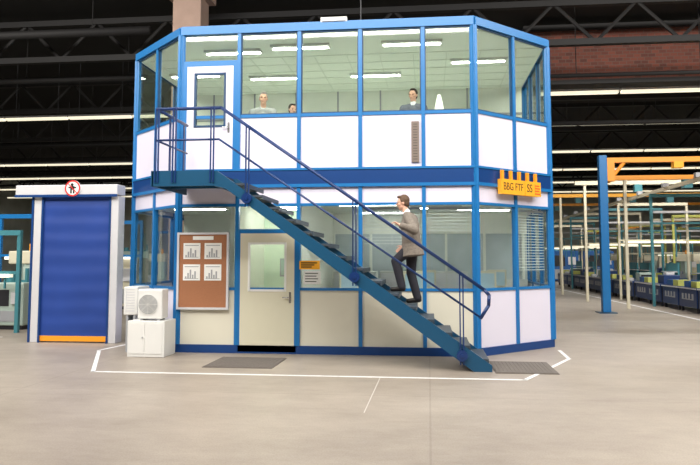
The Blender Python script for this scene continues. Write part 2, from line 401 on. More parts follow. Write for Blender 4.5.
fb(fr,'door_frame',W1+.035,W1+.07,-.05,.03,.03,2.22,M['blue']); fb(fr,'door_frame',W2-.07,W2-.035,-.05,.03,.03,2.22,M['blue'])
oct_in=[]
cx,cy=-1.94,15.944
for p in (A,B,C,D,E,F,G,H):
    d=Vector((p[0]-cx,p[1]-cy)); d=d*(1-.08/d.length); oct_in.append((cx+d.x,cy+d.y))
bm=bmesh.new(); prism(bm,oct_in,0,.05); finish('cabin_floor',bm,M['infloor'],cab)
bm=bmesh.new(); prism(bm,oct_in,2.86,3.19); finish('upper_floor_slab',bm,M['inceil'],cab)
bm=bmesh.new(); prism(bm,oct_in,6.05,6.12); finish('cabin_ceiling',bm,M['inceil'],cab)
bm=bmesh.new(); prism(bm,[A,B,C,D,E,F,G,H],6.15,6.25); finish('cabin_roof',bm,M['blue'],cab)
bx('partition_wall',-6.2,2.35,17.45,17.55,3.19,6.05,M['inwall'],cab)
for i in range(8):
    x=-5.6+i*1.1
    bx('partition_batten',x-.02,x+.02,17.42,17.45,3.19,6.05,M['grey'],cab)
bx('partition_rail',-6.2,2.35,17.42,17.45,5.35,5.40,M['grey'],cab)
bx('partition_wall',-6.2,-3.75,17.0,17.1,.05,2.86,M['inwall'],cab)
bx('partition_wall',-3.67,-2.45,15.2,15.3,.05,2.86,M['mint'],cab)
bx('partition_wall',-2.37,2.35,17.0,17.1,.05,1.25,M['ingrey'],cab)
bx('partition_wall',-2.37,2.35,17.0,17.1,2.35,2.86,M['inwall'],cab)
bx('partition_glazing',-2.37,2.35,17.04,17.06,1.25,2.35,M['inblue'],cab)
for k in range(6):
    x=-2.37+k*.92
    bx('partition_post',x,x+.06,16.98,17.12,1.25,2.35,M['inwall'],cab)
bx('partition_wall',-3.75,-3.67,12.8,17.0,.05,2.86,M['inwall'],cab)
bx('partition_wall',-2.45,-2.37,12.8,17.0,.05,2.86,M['inwall'],cab)
t=top('wall_picture',(-3.1,15.17,1.4),'small framed green poster on the back wall behind the door','poster')
bx('picture_frame',-3.3,-2.9,15.17,15.2,1.35,1.75,M['grey'],t); bx('picture_sheet',-3.27,-2.93,15.165,15.17,1.38,1.72,M['mgreen'],t)
bm=bmesh.new()
for i in range(12): box(bm,-5.9+i*.7,-5.885+i*.7,14.3,17.4,6.04,6.05)
for j in range(6): box(bm,-6.0,2.3,14.2+j*.6,14.215+j*.6,6.04,6.05)
finish('ceiling_grid',bm,M['ingrid'],cab)
def olamp(x,y,z,L=1.2,mm='inlamp'):
    t=top('office_ceiling_light',(x,y,z),'white louvred fluorescent light on the office ceiling','ceiling light','office ceiling lights')
    bx('lamp_housing',x-L/2,x+L/2,y-.14,y+.14,z-.05,z,M['acwhite'],t)
    bx('lamp_diffuser',x-L/2+.04,x+L/2-.04,y-.035,y+.035,z-.065,z-.05,M[mm],t)
    return t
ol=olamp(-4.0,13.7,6.05)
for x,y in ((-2.55,13.5),(-.3,13.5),(-3.6,15.8),(-1.2,15.8),(1.1,14.9),(-5.4,15.4)):
    copy_tree(ol,(x+4.0,y-13.7,0))
o3=olamp(-3.06,14.0,2.86,L=.9); o4=olamp(-3.06,14.7,2.86,L=.9)  # strong pair added to brighten the room seen through the lower door window
o2=olamp(-4.9,14.4,2.86,mm='inlamplow')
for x,y in ((-1.2,13.6),(.1,14.6),(1.2,15.4),(-1.0,16.0)):
    copy_tree(o2,(x+4.9,y-14.4,0))

t=top('cabin_roof_lamp',(-1.75,12.68,6.25),'small white lamp box on the cabin roof edge','lamp')
bx('lamp_body',-2.0,-1.5,12.63,12.75,6.22,6.31,M['acwhite'],t); bx('lamp_lens',-1.97,-1.53,12.60,12.63,6.23,6.30,M['paper'],t)
bm=bmesh.new(); cyl(bm,(-1.25,12.8,6.25),(-1.25,12.8,6.7),.012); sph(bm,(-1.25,12.8,6.7),.02); cyl(bm,(-1.25,12.8,6.25),(-1.25,12.8,6.28),.05)
finish('antenna',bm,M['dark'],label='thin dark rod antenna on the cabin roof',cat='antenna')

def noticeboard():
    x0,x1,z0,z1=-4.72,-3.72,.80,2.24; y=FY-.035
    t=top('notice_board',((x0+x1)/2,y,z0),'framed cork notice board with pinned diagrams beside the lower door','notice board')
    bx('cork_panel',x0+.04,x1-.04,y-.03,y,z0+.04,z1-.04,M['cork'],t)
    bm=bmesh.new()
    for a in ((x0,x0+.04,z0,z1),(x1-.04,x1,z0,z1),(x0+.04,x1-.04,z0,z0+.04),(x0+.04,x1-.04,z1-.04,z1)): box(bm,a[0],a[1],y-.05,y,a[2],a[3])
    finish('board_frame',bm,M['lgrey'],t)
    bx('header_sheet',x0+.3,x1-.3,y-.036,y-.03,z1-.14,z1-.07,M['paper'],t)
    for (px,pz,w_,h_) in ((x0+.12,z1-.50,.33,.30),(x0+.53,z1-.50,.33,.30),(x0+.12,z1-.90,.33,.30),(x0+.53,z1-.90,.33,.30)):
        p=bx('paper_sheet',px,px+w_,y-.037,y-.031,pz,pz+h_,M['paper'],t)
        bm2=bmesh.new()
        box(bm2,px+.03,px+w_-.03,y-.039,y-.037,pz+.03,pz+.04)
        for k in range(5):
            hh=.04+.035*((k*7)%5); box(bm2,px+.04+k*.045,px+.07+k*.045,y-.039,y-.037,pz+.04,pz+.04+hh*.9)
        box(bm2,px+.03,px+w_-.03,y-.039,y-.037,pz+h_-.05,pz+h_-.035)
        finish('printed_chart',bm2,M['grey'],p)
noticeboard()
t=top('information_sign',(-2.1,FY-.05,1.55),'small yellow sign with black lettering on the window frame','sign')
bx('sign_plate',-2.38,-2.0,FY-.06,FY-.045,1.55,1.71,M['yellow'],t)
bm=bmesh.new()
for k in range(3): box(bm,-2.35,-2.35+.30-.05*k,FY-.063,FY-.06,1.66-k*.038,1.68-k*.038)
finish('sign_lettering',bm,M['black'],t)
t=top('information_sign',(-2.1,FY-.05,1.25),'small white notice with dark print under the yellow sign','sign')
bx('sign_plate',-2.30,-1.98,FY-.06,FY-.045,1.28,1.52,M['paper'],t)
bm=bmesh.new()
for k in range(4): box(bm,-2.27,-2.03-.03*(k%2),FY-.063,FY-.06,1.47-k*.05,1.485-k*.05)
finish('sign_lettering',bm,M['black'],t)
t=top('wall_plaque',(-.25,FY-.01,3.5),'narrow grey-brown plaque on the upper white panel','plaque')
bx('plaque_plate',-.30,-.16,FY-.04,FY-.0,3.52,4.28,mat('plaque_taupe',(.20,.155,.13),.6),t)
bm=bmesh.new()
for k in range(14): box(bm,-.27,-.19,FY-.043,FY-.04,3.57+k*.05,3.58+k*.05)
finish('plaque_print',bm,M['dark'],t)
rc=faces[1]; O2,u2,n2=rc[:3]
def cp(a,b,z): return (O2[0]+u2[0]*a+n2[0]*b,O2[1]+u2[1]*a+n2[1]*b,z)
t=top('department_sign',cp(1.1,.1,2.95),'yellow sign with black capitals and small orange blocks','sign')
def rb(name,a0,a1,b0,b1,z0,z1,m,par=None,**k):
    bm=bmesh.new(); obox(bm,O2,u2,n2,a0,a1,b0,b1,z0,z1); return finish(name,bm,m,par,**k)
rb('sign_box',.54,1.22,.065,.16,2.95,3.23,M['yellow'],t)
rb('sign_box',1.235,1.72,.065,.16,2.95,3.23,M['yellow'],t)
text('sign_lettering','BBG FTF',.20,O2,u2,n2,.88,.161,3.09,M['black'],t,bold=-.001,sx=.80)
text('sign_lettering','SS',.22,O2,u2,n2,1.37,.161,3.09,M['black'],t,bold=0,sx=.85)
bm=bmesh.new(); obox(bm,O2,u2,n2,1.535,1.541,.16,.162,2.98,3.19)
for k in range(4): obox(bm,O2,u2,n2,1.541,1.69-.02*(k%2),.16,.163,2.99+k*.052,3.007+k*.052)
finish('small_red_print',bm,M['red'],t)
for a in (.58,.83,1.08,1.33,1.58):
    rb('orange_block',a,a+.055,.09,.14,3.23,3.40,M['orange'],t)  # plain orange blocks along the sign top, not lamps

def blind(a0,a1,z0,z1,drop=0):
    c=cp((a0+a1)/2,-.12,z1)
    t=top('window_blind',c,'pale slatted venetian blind inside the corner window','window blind','venetian blinds')
    rb('head_rail',a0,a1,-.15,-.10,z1-.04,z1,M['lgrey'],t)
    bm=bmesh.new(); z=z1-.08
    obox(bm,O2,u2,n2,(a0+a1)/2-.004,(a0+a1)/2+.004,-.127,-.123,z0,z1-.04)
    while z>z0:
        obox(bm,O2,u2,n2,a0,a1,-.145,-.105,z,z+.012); z-=.055
    finish('blind_slats',bm,M['blind'],t)
blind(1.2,2.15,1.5,2.70)
def fblind(x0,x1,z0,z1):
    t=top('window_blind',((x0+x1)/2,FY+.12,z1),'pale slatted venetian blind inside a lower window','window blind','venetian blinds')
    bx('head_rail',x0,x1,FY+.1,FY+.15,z1-.04,z1,M['lgrey'],t)
    bm=bmesh.new(); box(bm,(x0+x1)/2-.004,(x0+x1)/2+.004,FY+.123,FY+.127,z0,z1-.04); z=z1-.08
    while z>z0:
        box(bm,x0,x1,FY+.105,FY+.145,z,z+.01); z-=.06
    finish('blind_slats',bm,M['blind'],t)
fblind(-1.20,-.15,2.0,2.70); fblind(-.01,.78,2.2,2.70)
# ------------------------------------------------------------ staircase
YN,YF=11.04,12.24; X0,X1=.90,-3.53; ZT=3.19; NR=16; gx=(X0-X1)/NR; rz=ZT/NR
st=top('staircase',(-1.3,11.6,0),'dark blue steel staircase and landing leading to the upper door','staircase')
def stringer(y,t=.03):
    bm=bmesh.new()
    pr=[(X0+.06,0),(X0+.06,.10),(X1+.06,ZT+.01),(X1+.0,ZT+.01),(X1+.0,ZT-.24),(X1+.20,ZT-.28),(X0-.22,0)]
    a=[bm.verts.new((x,y-t,z)) for x,z in pr]; b=[bm.verts.new((x,y+t,z)) for x,z in pr]
    bm.faces.new(a); bm.faces.new(b)
    for i in range(len(pr)): bm.faces.new((a[i],a[(i+1)%len(pr)],b[(i+1)%len(pr)],b[i]))
    return finish('stringer',bm,M['stair'],st)
stringer(YN); stringer(YF)
for k in range(1,NR):
    xa=X0-(k-1)*gx; bm=bmesh.new()
    box(bm,xa-gx-.01,xa+.01,YN-.02,YF-.03,k*rz-.035,k*rz); box(bm,xa-.01,xa+.01,YN-.02,YF-.03,k*rz-.07,k*rz-.035)
    finish('tread',bm,M['tread'],st)
bx('landing_platform',-4.56,X1,YN,12.62,ZT-.05,ZT,M['tread'],st)
bm=bmesh.new()
box(bm,-4.58,X1+.0,YN-.04,YN,ZT-.24,ZT+.02); box(bm,-4.6,-4.56,YN-.04,12.62,ZT-.24,ZT+.02); box(bm,X1,X1+.04,YN,12.62,ZT-.24,ZT-.05)
box(bm,-4.56,X1,11.8,11.86,ZT-.2,ZT-.05)
finish('landing_beam',bm,M['stair'],st)
R=.028
hz=1.07; zl=ZT+hz
bm=bmesh.new(); tube(bm,[(-4.53,12.5,zl),(-4.53,YN,zl),(-3.42,YN,zl),(.86,YN,1.26),(.93,YN,1.18),(.92,YN,1.02),(.80,YN,.83)],R); finish('handrail',bm,M['rail'],st,smooth=True,label='navy blue tubular handrail')
bm=bmesh.new(); tube(bm,[(-4.53,12.5,zl-.53),(-4.53,YN,zl-.53),(-3.45,YN,zl-.53),(.80,YN,.83)],.018); finish('middle_rail',bm,M['rail'],st,smooth=True)
def rail_z(x): return zl if x<-3.42 else zl-(x+3.42)*(zl-1.26)/4.28
def stair_z(x): return ZT if x<X1 else ZT*(X0-x)/(X0-X1)
for x in (-4.50,-4.2,-3.55,-2.95,-1.18,.50):
    for dx in (-.035,.015):
        bm=bmesh.new(); box(bm,x+dx,x+dx+.02,YN-.065,YN-.035,stair_z(x)-.18,rail_z(x)); finish('railing_post',bm,M['rail'],st)
    if x>-3.2:
        bm=bmesh.new(); cyl(bm,(x,YN-.09,stair_z(x)-.04),(x,YN-.03,stair_z(x)-.04),.085,seg=18); cyl(bm,(x,YN-.11,stair_z(x)-.04),(x,YN-.085,stair_z(x)-.04),.03,seg=8)
        finish('post_bracket',bm,M['rail'],st)
for y in (12.5,11.8): 
    bm=bmesh.new(); box(bm,-4.60,-4.58,y-.03,y+.03,ZT-.18,zl); finish('railing_post',bm,M['rail'],st)

# ------------------------------------------------------------ roller shutter door
sd=top('roller_shutter_door',(-7.35,13.9,0),'blue roller shutter door in a light grey frame','shutter door')
y0=13.78
bx('shutter_curtain',-8.13,-6.63,y0+.03,y0+.07,.14,3.06,M['shutter'],sd)
bx('bottom_bar',-8.13,-6.63,y0+.02,y0+.09,.03,.14,M['orange'],sd,label='orange bottom bar')
for a,b in ((-8.33,-8.13),(-6.63,-6.45)):
    bx('guide_post',a,b,y0,y0+.30,0,3.06,M['lgrey'],sd,bevel=.01)
    e=b if a<-7 else a
    bx('guide_track',e-.02,e+.02,y0-.02,y0,0,3.06,M['band'],sd)
bx('side_trim',-8.37,-8.33,y0-.02,y0+.32,0,3.06,M['band'],sd)
bx('header_box',-8.72,-6.45,y0-.08,y0+.32,3.08,3.30,M['lgrey'],sd,bevel=.02)
bx('header_trim',-8.72,-6.45,y0-.10,y0-.08,3.04,3.09,M['band'],sd)
t=top('prohibition_sign',(-7.35,y0-.1,3.1),'round white prohibition sign with red ring and slash','sign')
def disc(bm,c,r,y,th,seg=32): cyl(bm,(c[0],y,c[1]),(c[0],y-th,c[1]),r,seg=seg)
c=(-7.42,3.22)
bm=bmesh.new(); disc(bm,c,.17,y0-.081,.032); finish('sign_plate',bm,M['paper'],t)
bm=bmesh.new(); 
for k in range(32):
    a=k*math.pi/16; b=(k+1)*math.pi/16
    vs=[]
    for (r_,an) in ((.17,a),(.17,b),(.14,b),(.14,a)): vs.append(bm.verts.new((c[0]+r_*math.cos(an),y0-.118,c[1]+r_*math.sin(an))))
    bm.faces.new(vs)
a=math.radians(-45); du=Vector((math.cos(a),math.sin(a))); dn=Vector((-du.y,du.x))
vs=[bm.verts.new((c[0]+du.x*p+dn.x*q,y0-.119,c[1]+du.y*p+dn.y*q)) for p,q in ((-.145,-.009),(.145,-.009),(.145,.009),(-.145,.009))]; bm.faces.new(vs)
finish('red_ring',bm,M['red'],t)
bm=bmesh.new()
cyl(bm,(c[0]-.01,y0-.117,c[1]+.075),(c[0]-.01,y0-.114,c[1]+.075),.032,seg=12)
box(bm,c[0]-.05,c[0]+.04,y0-.117,y0-.114,c[1]-.03,c[1]+.045); box(bm,c[0]-.09,c[0]+.08,y0-.117,y0-.114,c[1]+.0,c[1]+.03)
box(bm,c[0]-.05,c[0]-.015,y0-.117,y0-.114,c[1]-.11,c[1]-.03); box(bm,c[0]+.01,c[0]+.045,y0-.117,y0-.114,c[1]-.11,c[1]-.03)
finish('pictogram',bm,M['black'],t)

t=top('storage_box',(-5.0,12.25,0),'low white metal cabinet beside the cabin corner','cabinet')
bx('cabinet_body',-5.37,-4.68,11.95,12.50,.0,.64,M['acwhite'],t,bevel=.012)
bx('cabinet_door',-5.34,-5.05,11.94,11.95,.06,.60,M['acwhite'],t,bevel=.003); bx('cabinet_door',-5.03,-4.72,11.94,11.95,.06,.60,M['acwhite'],t,bevel=.003)
bm=bmesh.new(); cyl(bm,(-5.08,11.94,.35),(-5.08,11.92,.35),.012); finish('cabinet_knob',bm,M['grey'],t)
def ac(x0,x1,y0,y1,z0,z1,label,legs):
    t=top('air_conditioner',((x0+x1)/2,(y0+y1)/2,z0),label,'air conditioner','air conditioner outdoor units')
    bx('unit_casing',x0,x1,y0,y1,z0+.03,z1,M['acwhite'],t,bevel=.02)
    if legs:
        bm=bmesh.new()
        box(bm,x0+.05,x0+.06,y0-.004,y0,z0+.08,z1-.08)
        for k in range(9): box(bm,x0+.05,x1-.06,y0-.006,y0,z0+.1+k*.05,z0+.115+k*.05)
        finish('side_louvre',bm,M['lgrey'],t)
    else:
        cx=(x0+x1)/2-.03; cz=(z0+z1)/2+.01; r=min(x1-x0,z1-z0)*.38
        bm=bmesh.new(); cyl(bm,(cx,y0-.001,cz),(cx,y0-.006,cz),r,seg=28); finish('fan_opening',bm,M['grey'],t)
        bm=bmesh.new()
        for k in range(4):
            a=k*math.pi/2+.3; p=Vector((cx,y0-.01,cz)); d=Vector((math.cos(a),0,math.sin(a))); e=Vector((-math.sin(a),0,math.cos(a)))
            bm.faces.new([bm.verts.new(q) for q in (p+e*.02,p+d*r*.9+e*.09,p+d*r*.9-e*.02,p-e*.02)])
        finish('fan_blades',bm,M['grey'],t)
        bm=bmesh.new()
        for k in range(1,8):
            rr=r*k/7
            for j in range(24):
                a=j*math.pi/12;b=(j+1)*math.pi/12
                cyl(bm,(cx+rr*math.cos(a),y0-.02,cz+rr*math.sin(a)),(cx+rr*math.cos(b),y0-.02,cz+rr*math.sin(b)),.005,seg=5)
        for k in range(8):
            a=k*math.pi/4; cyl(bm,(cx,y0-.02,cz),(cx+r*math.cos(a),y0-.02,cz+r*math.sin(a)),.005,seg=5)
        finish('fan_grille',bm,M['acwhite'],t)
    for xx in (x0+.05,x1-.09):
        bm=bmesh.new()
        if legs: box(bm,xx,xx+.04,y0+.02,y1-.02,0,z0+.03)
        else: box(bm,xx,xx+.04,y0+.02,y1-.02,z0,z0+.03)
        finish('mounting_foot',bm,M['grey'],t)
ac(-5.22,-4.76,12.02,12.32,.64,1.20,'white outdoor air conditioning unit standing on the low cabinet',False)
ac(-5.73,-5.45,12.55,13.1,.66,1.22,'narrow white air conditioning unit seen side-on beside the shutter',True)

# ------------------------------------------------------------ pillar + jib
t=top('crane_pillar',(5.62,23.2,0),'blue steel pillar on a base plate carrying an orange jib arm','pillar crane')
cxx,cyy=5.66,23.2
bx('pillar_shaft',cxx-.13,cxx+.13,cyy-.13,cyy+.13,.03,5.10,M['blue'],t,bevel=.02)
bx('base_plate',cxx-.28,cxx+.28,cyy-.28,cyy+.28,0,.03,M['stair'],t)
bx('jib_arm',cxx+.13,cxx+6.5,cyy-.09,cyy+.09,4.86,5.02,M['jib'],t)
bm=bmesh.new(); tube(bm,[(cxx+.2,cyy,4.25),(cxx+.7,cyy,4.88)],.06); box(bm,cxx+.13,cxx+.36,cyy-.12,cyy+.12,4.25,4.95); finish('jib_bracket',bm,M['jib'],t)
bx('hoist_trolley',cxx+2.2,cxx+2.5,cyy-.14,cyy+.14,4.66,4.86,M['yellow'],t)

# ------------------------------------------------------------ benches, gantries
def bench(x,y,col,case,label='blue steel assembly bench with equipment on its top'):
    t=top('work_bench',(x,y,0),label,'work bench','assembly benches')
    for a in (-.6,.6):
        for b in (-.7,.7): bx('bench_leg',x+a-.04,x+a+.04,y+b-.04,y+b+.04,0,.74,M['dark'],t)
    bx('bench_top',x-.7,x+.7,y-.8,y+.8,.74,.80,col,t); bx('bench_panel',x-.56,x+.56,y-.74,y-.70,.2,.74,col,t)
    bx('side_panel',x-.68,x-.64,y-.76,y+.76,.16,.74,col,t)
    bx('bench_edge',x-.715,x-.70,y-.8,y+.8,.75,.79,M['lgrey'],t)
    bm=bmesh.new(); box(bm,x-.7,x-.68,y-.5,y+.5,.40,.43)
    for k in range(4): box(bm,x-.695,x-.68,y-.5+k*.29,y-.38+k*.29,.43,.6)
    finish('panel_fittings',bm,M['grey'],t)
    if case==0:
        bx('equipment_case',x-.3,x+.35,y-.5,y+.1,.80,1.14,M['mgreen'],t,bevel=.02); bx('equipment_panel',x-.25,x+.3,y-.52,y-.50,.86,1.06,M['dark'],t)
        bx('parts_tray',x-.55,x-.35,y+.2,y+.6,.80,.91,M['lgrey'],t)
    elif case==1:
        bx('parts_bin',x-.6,x-.2,y-.6,y-.1,.80,1.0,M['mlime'],t); bx('parts_bin',x-.6,x-.2,y+.0,y+.5,.80,1.0,M['mblue'],t)
        bx('tool_rack',x+.5,x+.56,y-.7,y+.7,.80,1.55,M['mteal'],t)
        bx('rack_shelf',x+.3,x+.5,y-.68,y+.68,1.2,1.23,M['lgrey'],t)
    elif case==2:
        bx('motor_block',x-.4,x+.2,y-.3,y+.4,.80,1.12,M['mnavy'],t,bevel=.03); bx('motor_cap',x-.25,x+.05,y-.15,y+.2,1.12,1.22,M['lgrey'],t,bevel=.02)
    else:
        bx('press_column',x+.1,x+.4,y-.15,y+.15,.80,1.9,M['mgreen'],t,bevel=.02); bx('press_head',x-.3,x+.45,y-.2,y+.2,1.6,1.95,M['mcream'],t,bevel=.03)
        bx('press_table',x-.35,x+.1,y-.2,y+.2,.80,1.0,M['grey'],t); bx('lamp_beacon',x+.2,x+.28,y-.04,y+.04,1.95,2.15,M['orange'],t)
    return t
bs=[bench(9.1,20.5,M['mnavy'],2),bench(9.1,22.2,M['mnavy'],0),bench(9.1,23.9,M['mnavy'],1),bench(11.95,23.2,M['mblue'],3)]
for j,q in enumerate((2,0,2,1,2,2,0,1,2,0,2,1,2)):
    put(bs[q],9.1+random.uniform(-.03,.1),25.6+j*1.72)
for j,q in enumerate((0,3,1,3,3,2,3,0,1,3)):
    put(bs[q],12.05+random.uniform(-.08,.1),25.7+j*2.35)
for j,q in enumerate((3,0,3,1,3,2,3,0)):
    put(bs[q],14.85+random.uniform(-.1,.2),26.0+j*2.9)
def gantry(x,y,m,h=4.0,wd=2.6,low=.62,lamp=True,pr=.045):
    t=top('gantry_frame',(x,y,0),'slender steel portal frame over the benches','gantry frame','gantry frames')
    for a in (0,wd): bx('frame_post',x+a-pr,x+a+pr,y-pr,y+pr,0,h,m,t)
    bx('frame_beam',x-.04,x+wd+.04,y-.06,y+.06,h,h+.12,m,t); bx('frame_beam',x+.045,x+wd-.045,y-.04,y+.04,h*low,h*low+.07,m,t)
    if lamp: bx('frame_lamp',x+.2,x+wd-.2,y-.09,y+.09,h*low-.08,h*low,M['lamp'],t)
    else: bx('cable_tray',x+.05,x+wd-.05,y-.12,y+.12,h*.85,h*.85+.08,M['lgrey'],t)
    for a in (wd*.3,wd*.62): bx('tool_hanger',x+a-.02,x+a+.02,y-.02,y+.02,h*.45,h*low-.08,M['mteal'],t)
    return t
gA=gantry(8.15,21.35,M['mcream'],h=4.0,wd=2.8); gB=gantry(8.15,26.46,M['mteal'],h=4.0,wd=2.8,low=.75,lamp=False); gC=gantry(11.12,24.45,M['mlime'],h=3.6,wd=2.7,low=.7); gD=gantry(11.12,26.9,M['mcream'],h=3.6,wd=2.7,low=.55,lamp=False)
gE=gantry(13.95,24.3,M['mteal'],h=3.3,wd=2.4,low=.6); gF=gantry(16.6,27.5,M['mlime'],h=3.7,wd=2.4,low=.7,lamp=False,pr=.035)
for d in (9.5,16,23,30): copy_tree(gA,(0,d,0))
for d in (7.6,14.5,21): copy_tree(gB,(0,d,0))
for d in (8.6,18,26.5): copy_tree(gC,(0,d,0))
for d in (2.55,9.1,14.0,21): copy_tree(gD,(0,d,0))
for d in (3.2,9,14.7,23): copy_tree(gE,(0,d,0))
for d in (6.8,13.3,20.7): copy_tree(gF,(0,d,0))
for x,z,m,ya,yb in ((8.3,4.13,M['mcream'],21,56),(13.6,3.73,M['jib'],24,58),(15.2,3.43,M['mlime'],24,50)):
    t=top('conveyor_rail',(x,38,z),'painted overhead conveyor rail on the gantry frames','overhead rail','overhead conveyor rails')
    bx('rail_beam',x-.05,x+.05,ya,yb,z,z+.12,m,t)
    for k in range(8): bx('rail_hanger',x-.1,x+.1,ya+1.3+k*3-.1,ya+1.3+k*3+.1,z+.12,z+.26,M['grey'],t)
for y,z,xa,xb,m in ((25.2,4.5,6.5,16,M['jib']),(29.2,4.75,6,18,M['mcream']),(34.5,4.7,6,21,M['yellow']),(40.5,5.2,6,24,M['mcream']),(47,5.2,6,26,M['jib'])):
    t=top('cross_beam',((xa+xb)/2,y,z),'painted overhead cross beam on two slim posts','overhead beam','overhead cross beams')
    bx('beam',xa,xb,y-.08,y+.08,z,z+.16,m,t)
    for x in (xa+.4,xb-.4): bx('beam_post',x-.05,x+.05,y-.05,y+.05,0,z,M['mcream'],t)
    for x in (xa+2.5,xa+5.5): bx('hoist_unit',x-.15,x+.15,y-.12,y+.12,z-.3,z,M['mteal'],t)
def machine(x,y,m,sx=1.1,sy=.8,h=2.0):
    t=top('machine_cabinet',(x,y,0),'machine cabinet with control panel in the production hall','machine','machine cabinets')
    bx('machine_body',x-sx,x+sx,y-sy,y+sy,.1,h,m,t,bevel=.03); bx('machine_base',x-sx+.05,x+sx-.05,y-sy+.05,y+sy-.05,0,.1,M['dark'],t)
    bx('machine_window',x-sx*.7,x+sx*.1,y-sy-.01,y-sy,h*.5,h*.85,M['dark'],t); bx('control_panel',x+sx*.3,x+sx*.8,y-sy-.06,y-sy,h*.55,h*.8,M['lgrey'],t)
    bx('service_hatch',x-sx*.8,x+sx*.8,y-sy-.015,y-sy,.2,h*.4,M['grey'],t)
    bm=bmesh.new(); cyl(bm,(x+sx*.6,y,h),(x+sx*.6,y,h+.35),.05,seg=10); cyl(bm,(x-sx*.4,y,h),(x-sx*.4,y,h+.2),.12,seg=12); box(bm,x-sx*.4,x+sx*.6,y-.03,y+.03,h,h+.06)
    finish('exhaust_stack',bm,M['mteal'],t)
    return t
m0=machine(17.8,31,M['mcream']); m1=machine(20.4,36,M['mgreen']); m2=machine(7.0,51,M['mblue'],h=2.3)
for x,y in ((17.8,37.5),(17.8,44),(24.9,45),(17.8,52),(11.4,59),(8.4,63),(22.4,60)): put(m0,x,y)
for x,y in ((21,49),(21,55),(14.5,62),(7,67)): put(m1,x,y)
for x,y in ((10,54),(12.8,55),(13,67)): put(m2,x,y)
# left bay
pm=machine(-10.35,16.5,M['mgreen'],sx=.42,sy=.4,h=1.15)
pm2=machine(-10.9,19.4,M['mcream'],sx=.7,sy=.5,h=1.75); pm3=machine(-12.3,15.9,M['grey'],sx=.6,sy=.5,h=1.5)
put(pm,-12.2,21.2); put(pm2,-10.7,23.4); put(pm2,-13.2,27.6)
pb=bench(-11.0,17.75,M['mgreen'],3,'pale green work bench with a small press')
pl=gantry(-10.6,15.5,M['mteal'],h=2.3,wd=.9,low=.6)
bl=bench(-13.8,17.2,M['mgreen'],0,'pale green work bench with an instrument case')
for x,y in ((-13.6,19.8),(-15.8,18.3),(-11.6,25.6),(-15.2,22.4)): put(bl,x,y)
for x,y in ((-13.0,23.4),(-12.0,29.6),(-15,26)): put(pb,x,y)
gl=gantry(-12.3,18.7,M['blue'],h=2.9,wd=2.6)
for x,y in ((-12.2,22.3),(-16.3,20.8),(-14.6,24.5),(-12.6,31.2)): put(gl,x,y)
ml=machine(-16.5,29,M['mgreen'],h=2.1)
for x,y in ((-10.0,33),(-15,34),(-13,38)): put(ml,x,y)

# interior furniture
def desk(x,y):
    t=top('office_desk',(x,y,.05),'light office desk inside the cabin','desk','office desks')
    bx('desk_top',x-.5,x+.5,y-.35,y+.35,.97,1.0,M['inwall'],t)
    for a in (-.46,.42): bx('desk_side',x+a,x+a+.04,y-.33,y+.33,.05,.97,M['grey'],t)
    return t
def monitor(x,y):
    t=top('computer_monitor',(x,y,1.0),'beige tube monitor on an office desk','monitor','computer monitors')
    bm=bmesh.new(); box(bm,x-.2,x+.2,y-.2,y-.05,1.10,1.50); box(bm,x-.14,x+.14,y-.05,y+.2,1.13,1.42); finish('monitor_case',bm,M['mcream'],t,bevel=.01)
    bx('monitor_screen',x-.16,x+.16,y-.205,y-.2,1.15,1.45,M['screen'],t); bx('monitor_stand',x-.1,x+.1,y-.12,y+.08,1.0,1.10,M['mcream'],t)
    return t
d0=desk(-.3,13.7); mo=monitor(-.3,13.7)
for dx,dy in ((1.4,.75),(-1.3,.0),(0.2,1.5),(1.75,2.1)): copy_tree(d0,(dx,dy,0)); copy_tree(mo,(dx+.05,dy,0))
t=top('office_cupboard',(-1.7,16.2,.05),'low pale grey cupboard in the lower office','cupboard','low office cupboards')
bx('cupboard_body',-2.2,-1.2,15.9,16.4,.05,1.45,M['ingrey'],t,bevel=.01)
for a in (-2.17,-1.68): bx('cupboard_door',a,a+.46,15.88,15.9,.1,1.4,M['lgrey'],t)
copy_tree(t,(1.05,0.4,0)); copy_tree(t,(2.1,0.4,0))
t=top('table_lamp',(.22,13.05,3.19),'white conical standing lamp behind the upper window','lamp')
bm=bmesh.new(); cyl(bm,(.22,13.05,3.19),(.22,13.05,3.22),.12,seg=20); cyl(bm,(.22,13.05,3.2),(.22,13.05,4.45),.015); finish('lamp_pole',bm,M['steel'],t)
bm=bmesh.new(); cyl(bm,(.22,13.05,4.42),(.22,13.05,4.86),.13,.03,seg=20); finish('lamp_shade',bm,M['fabric'],t,smooth=True)

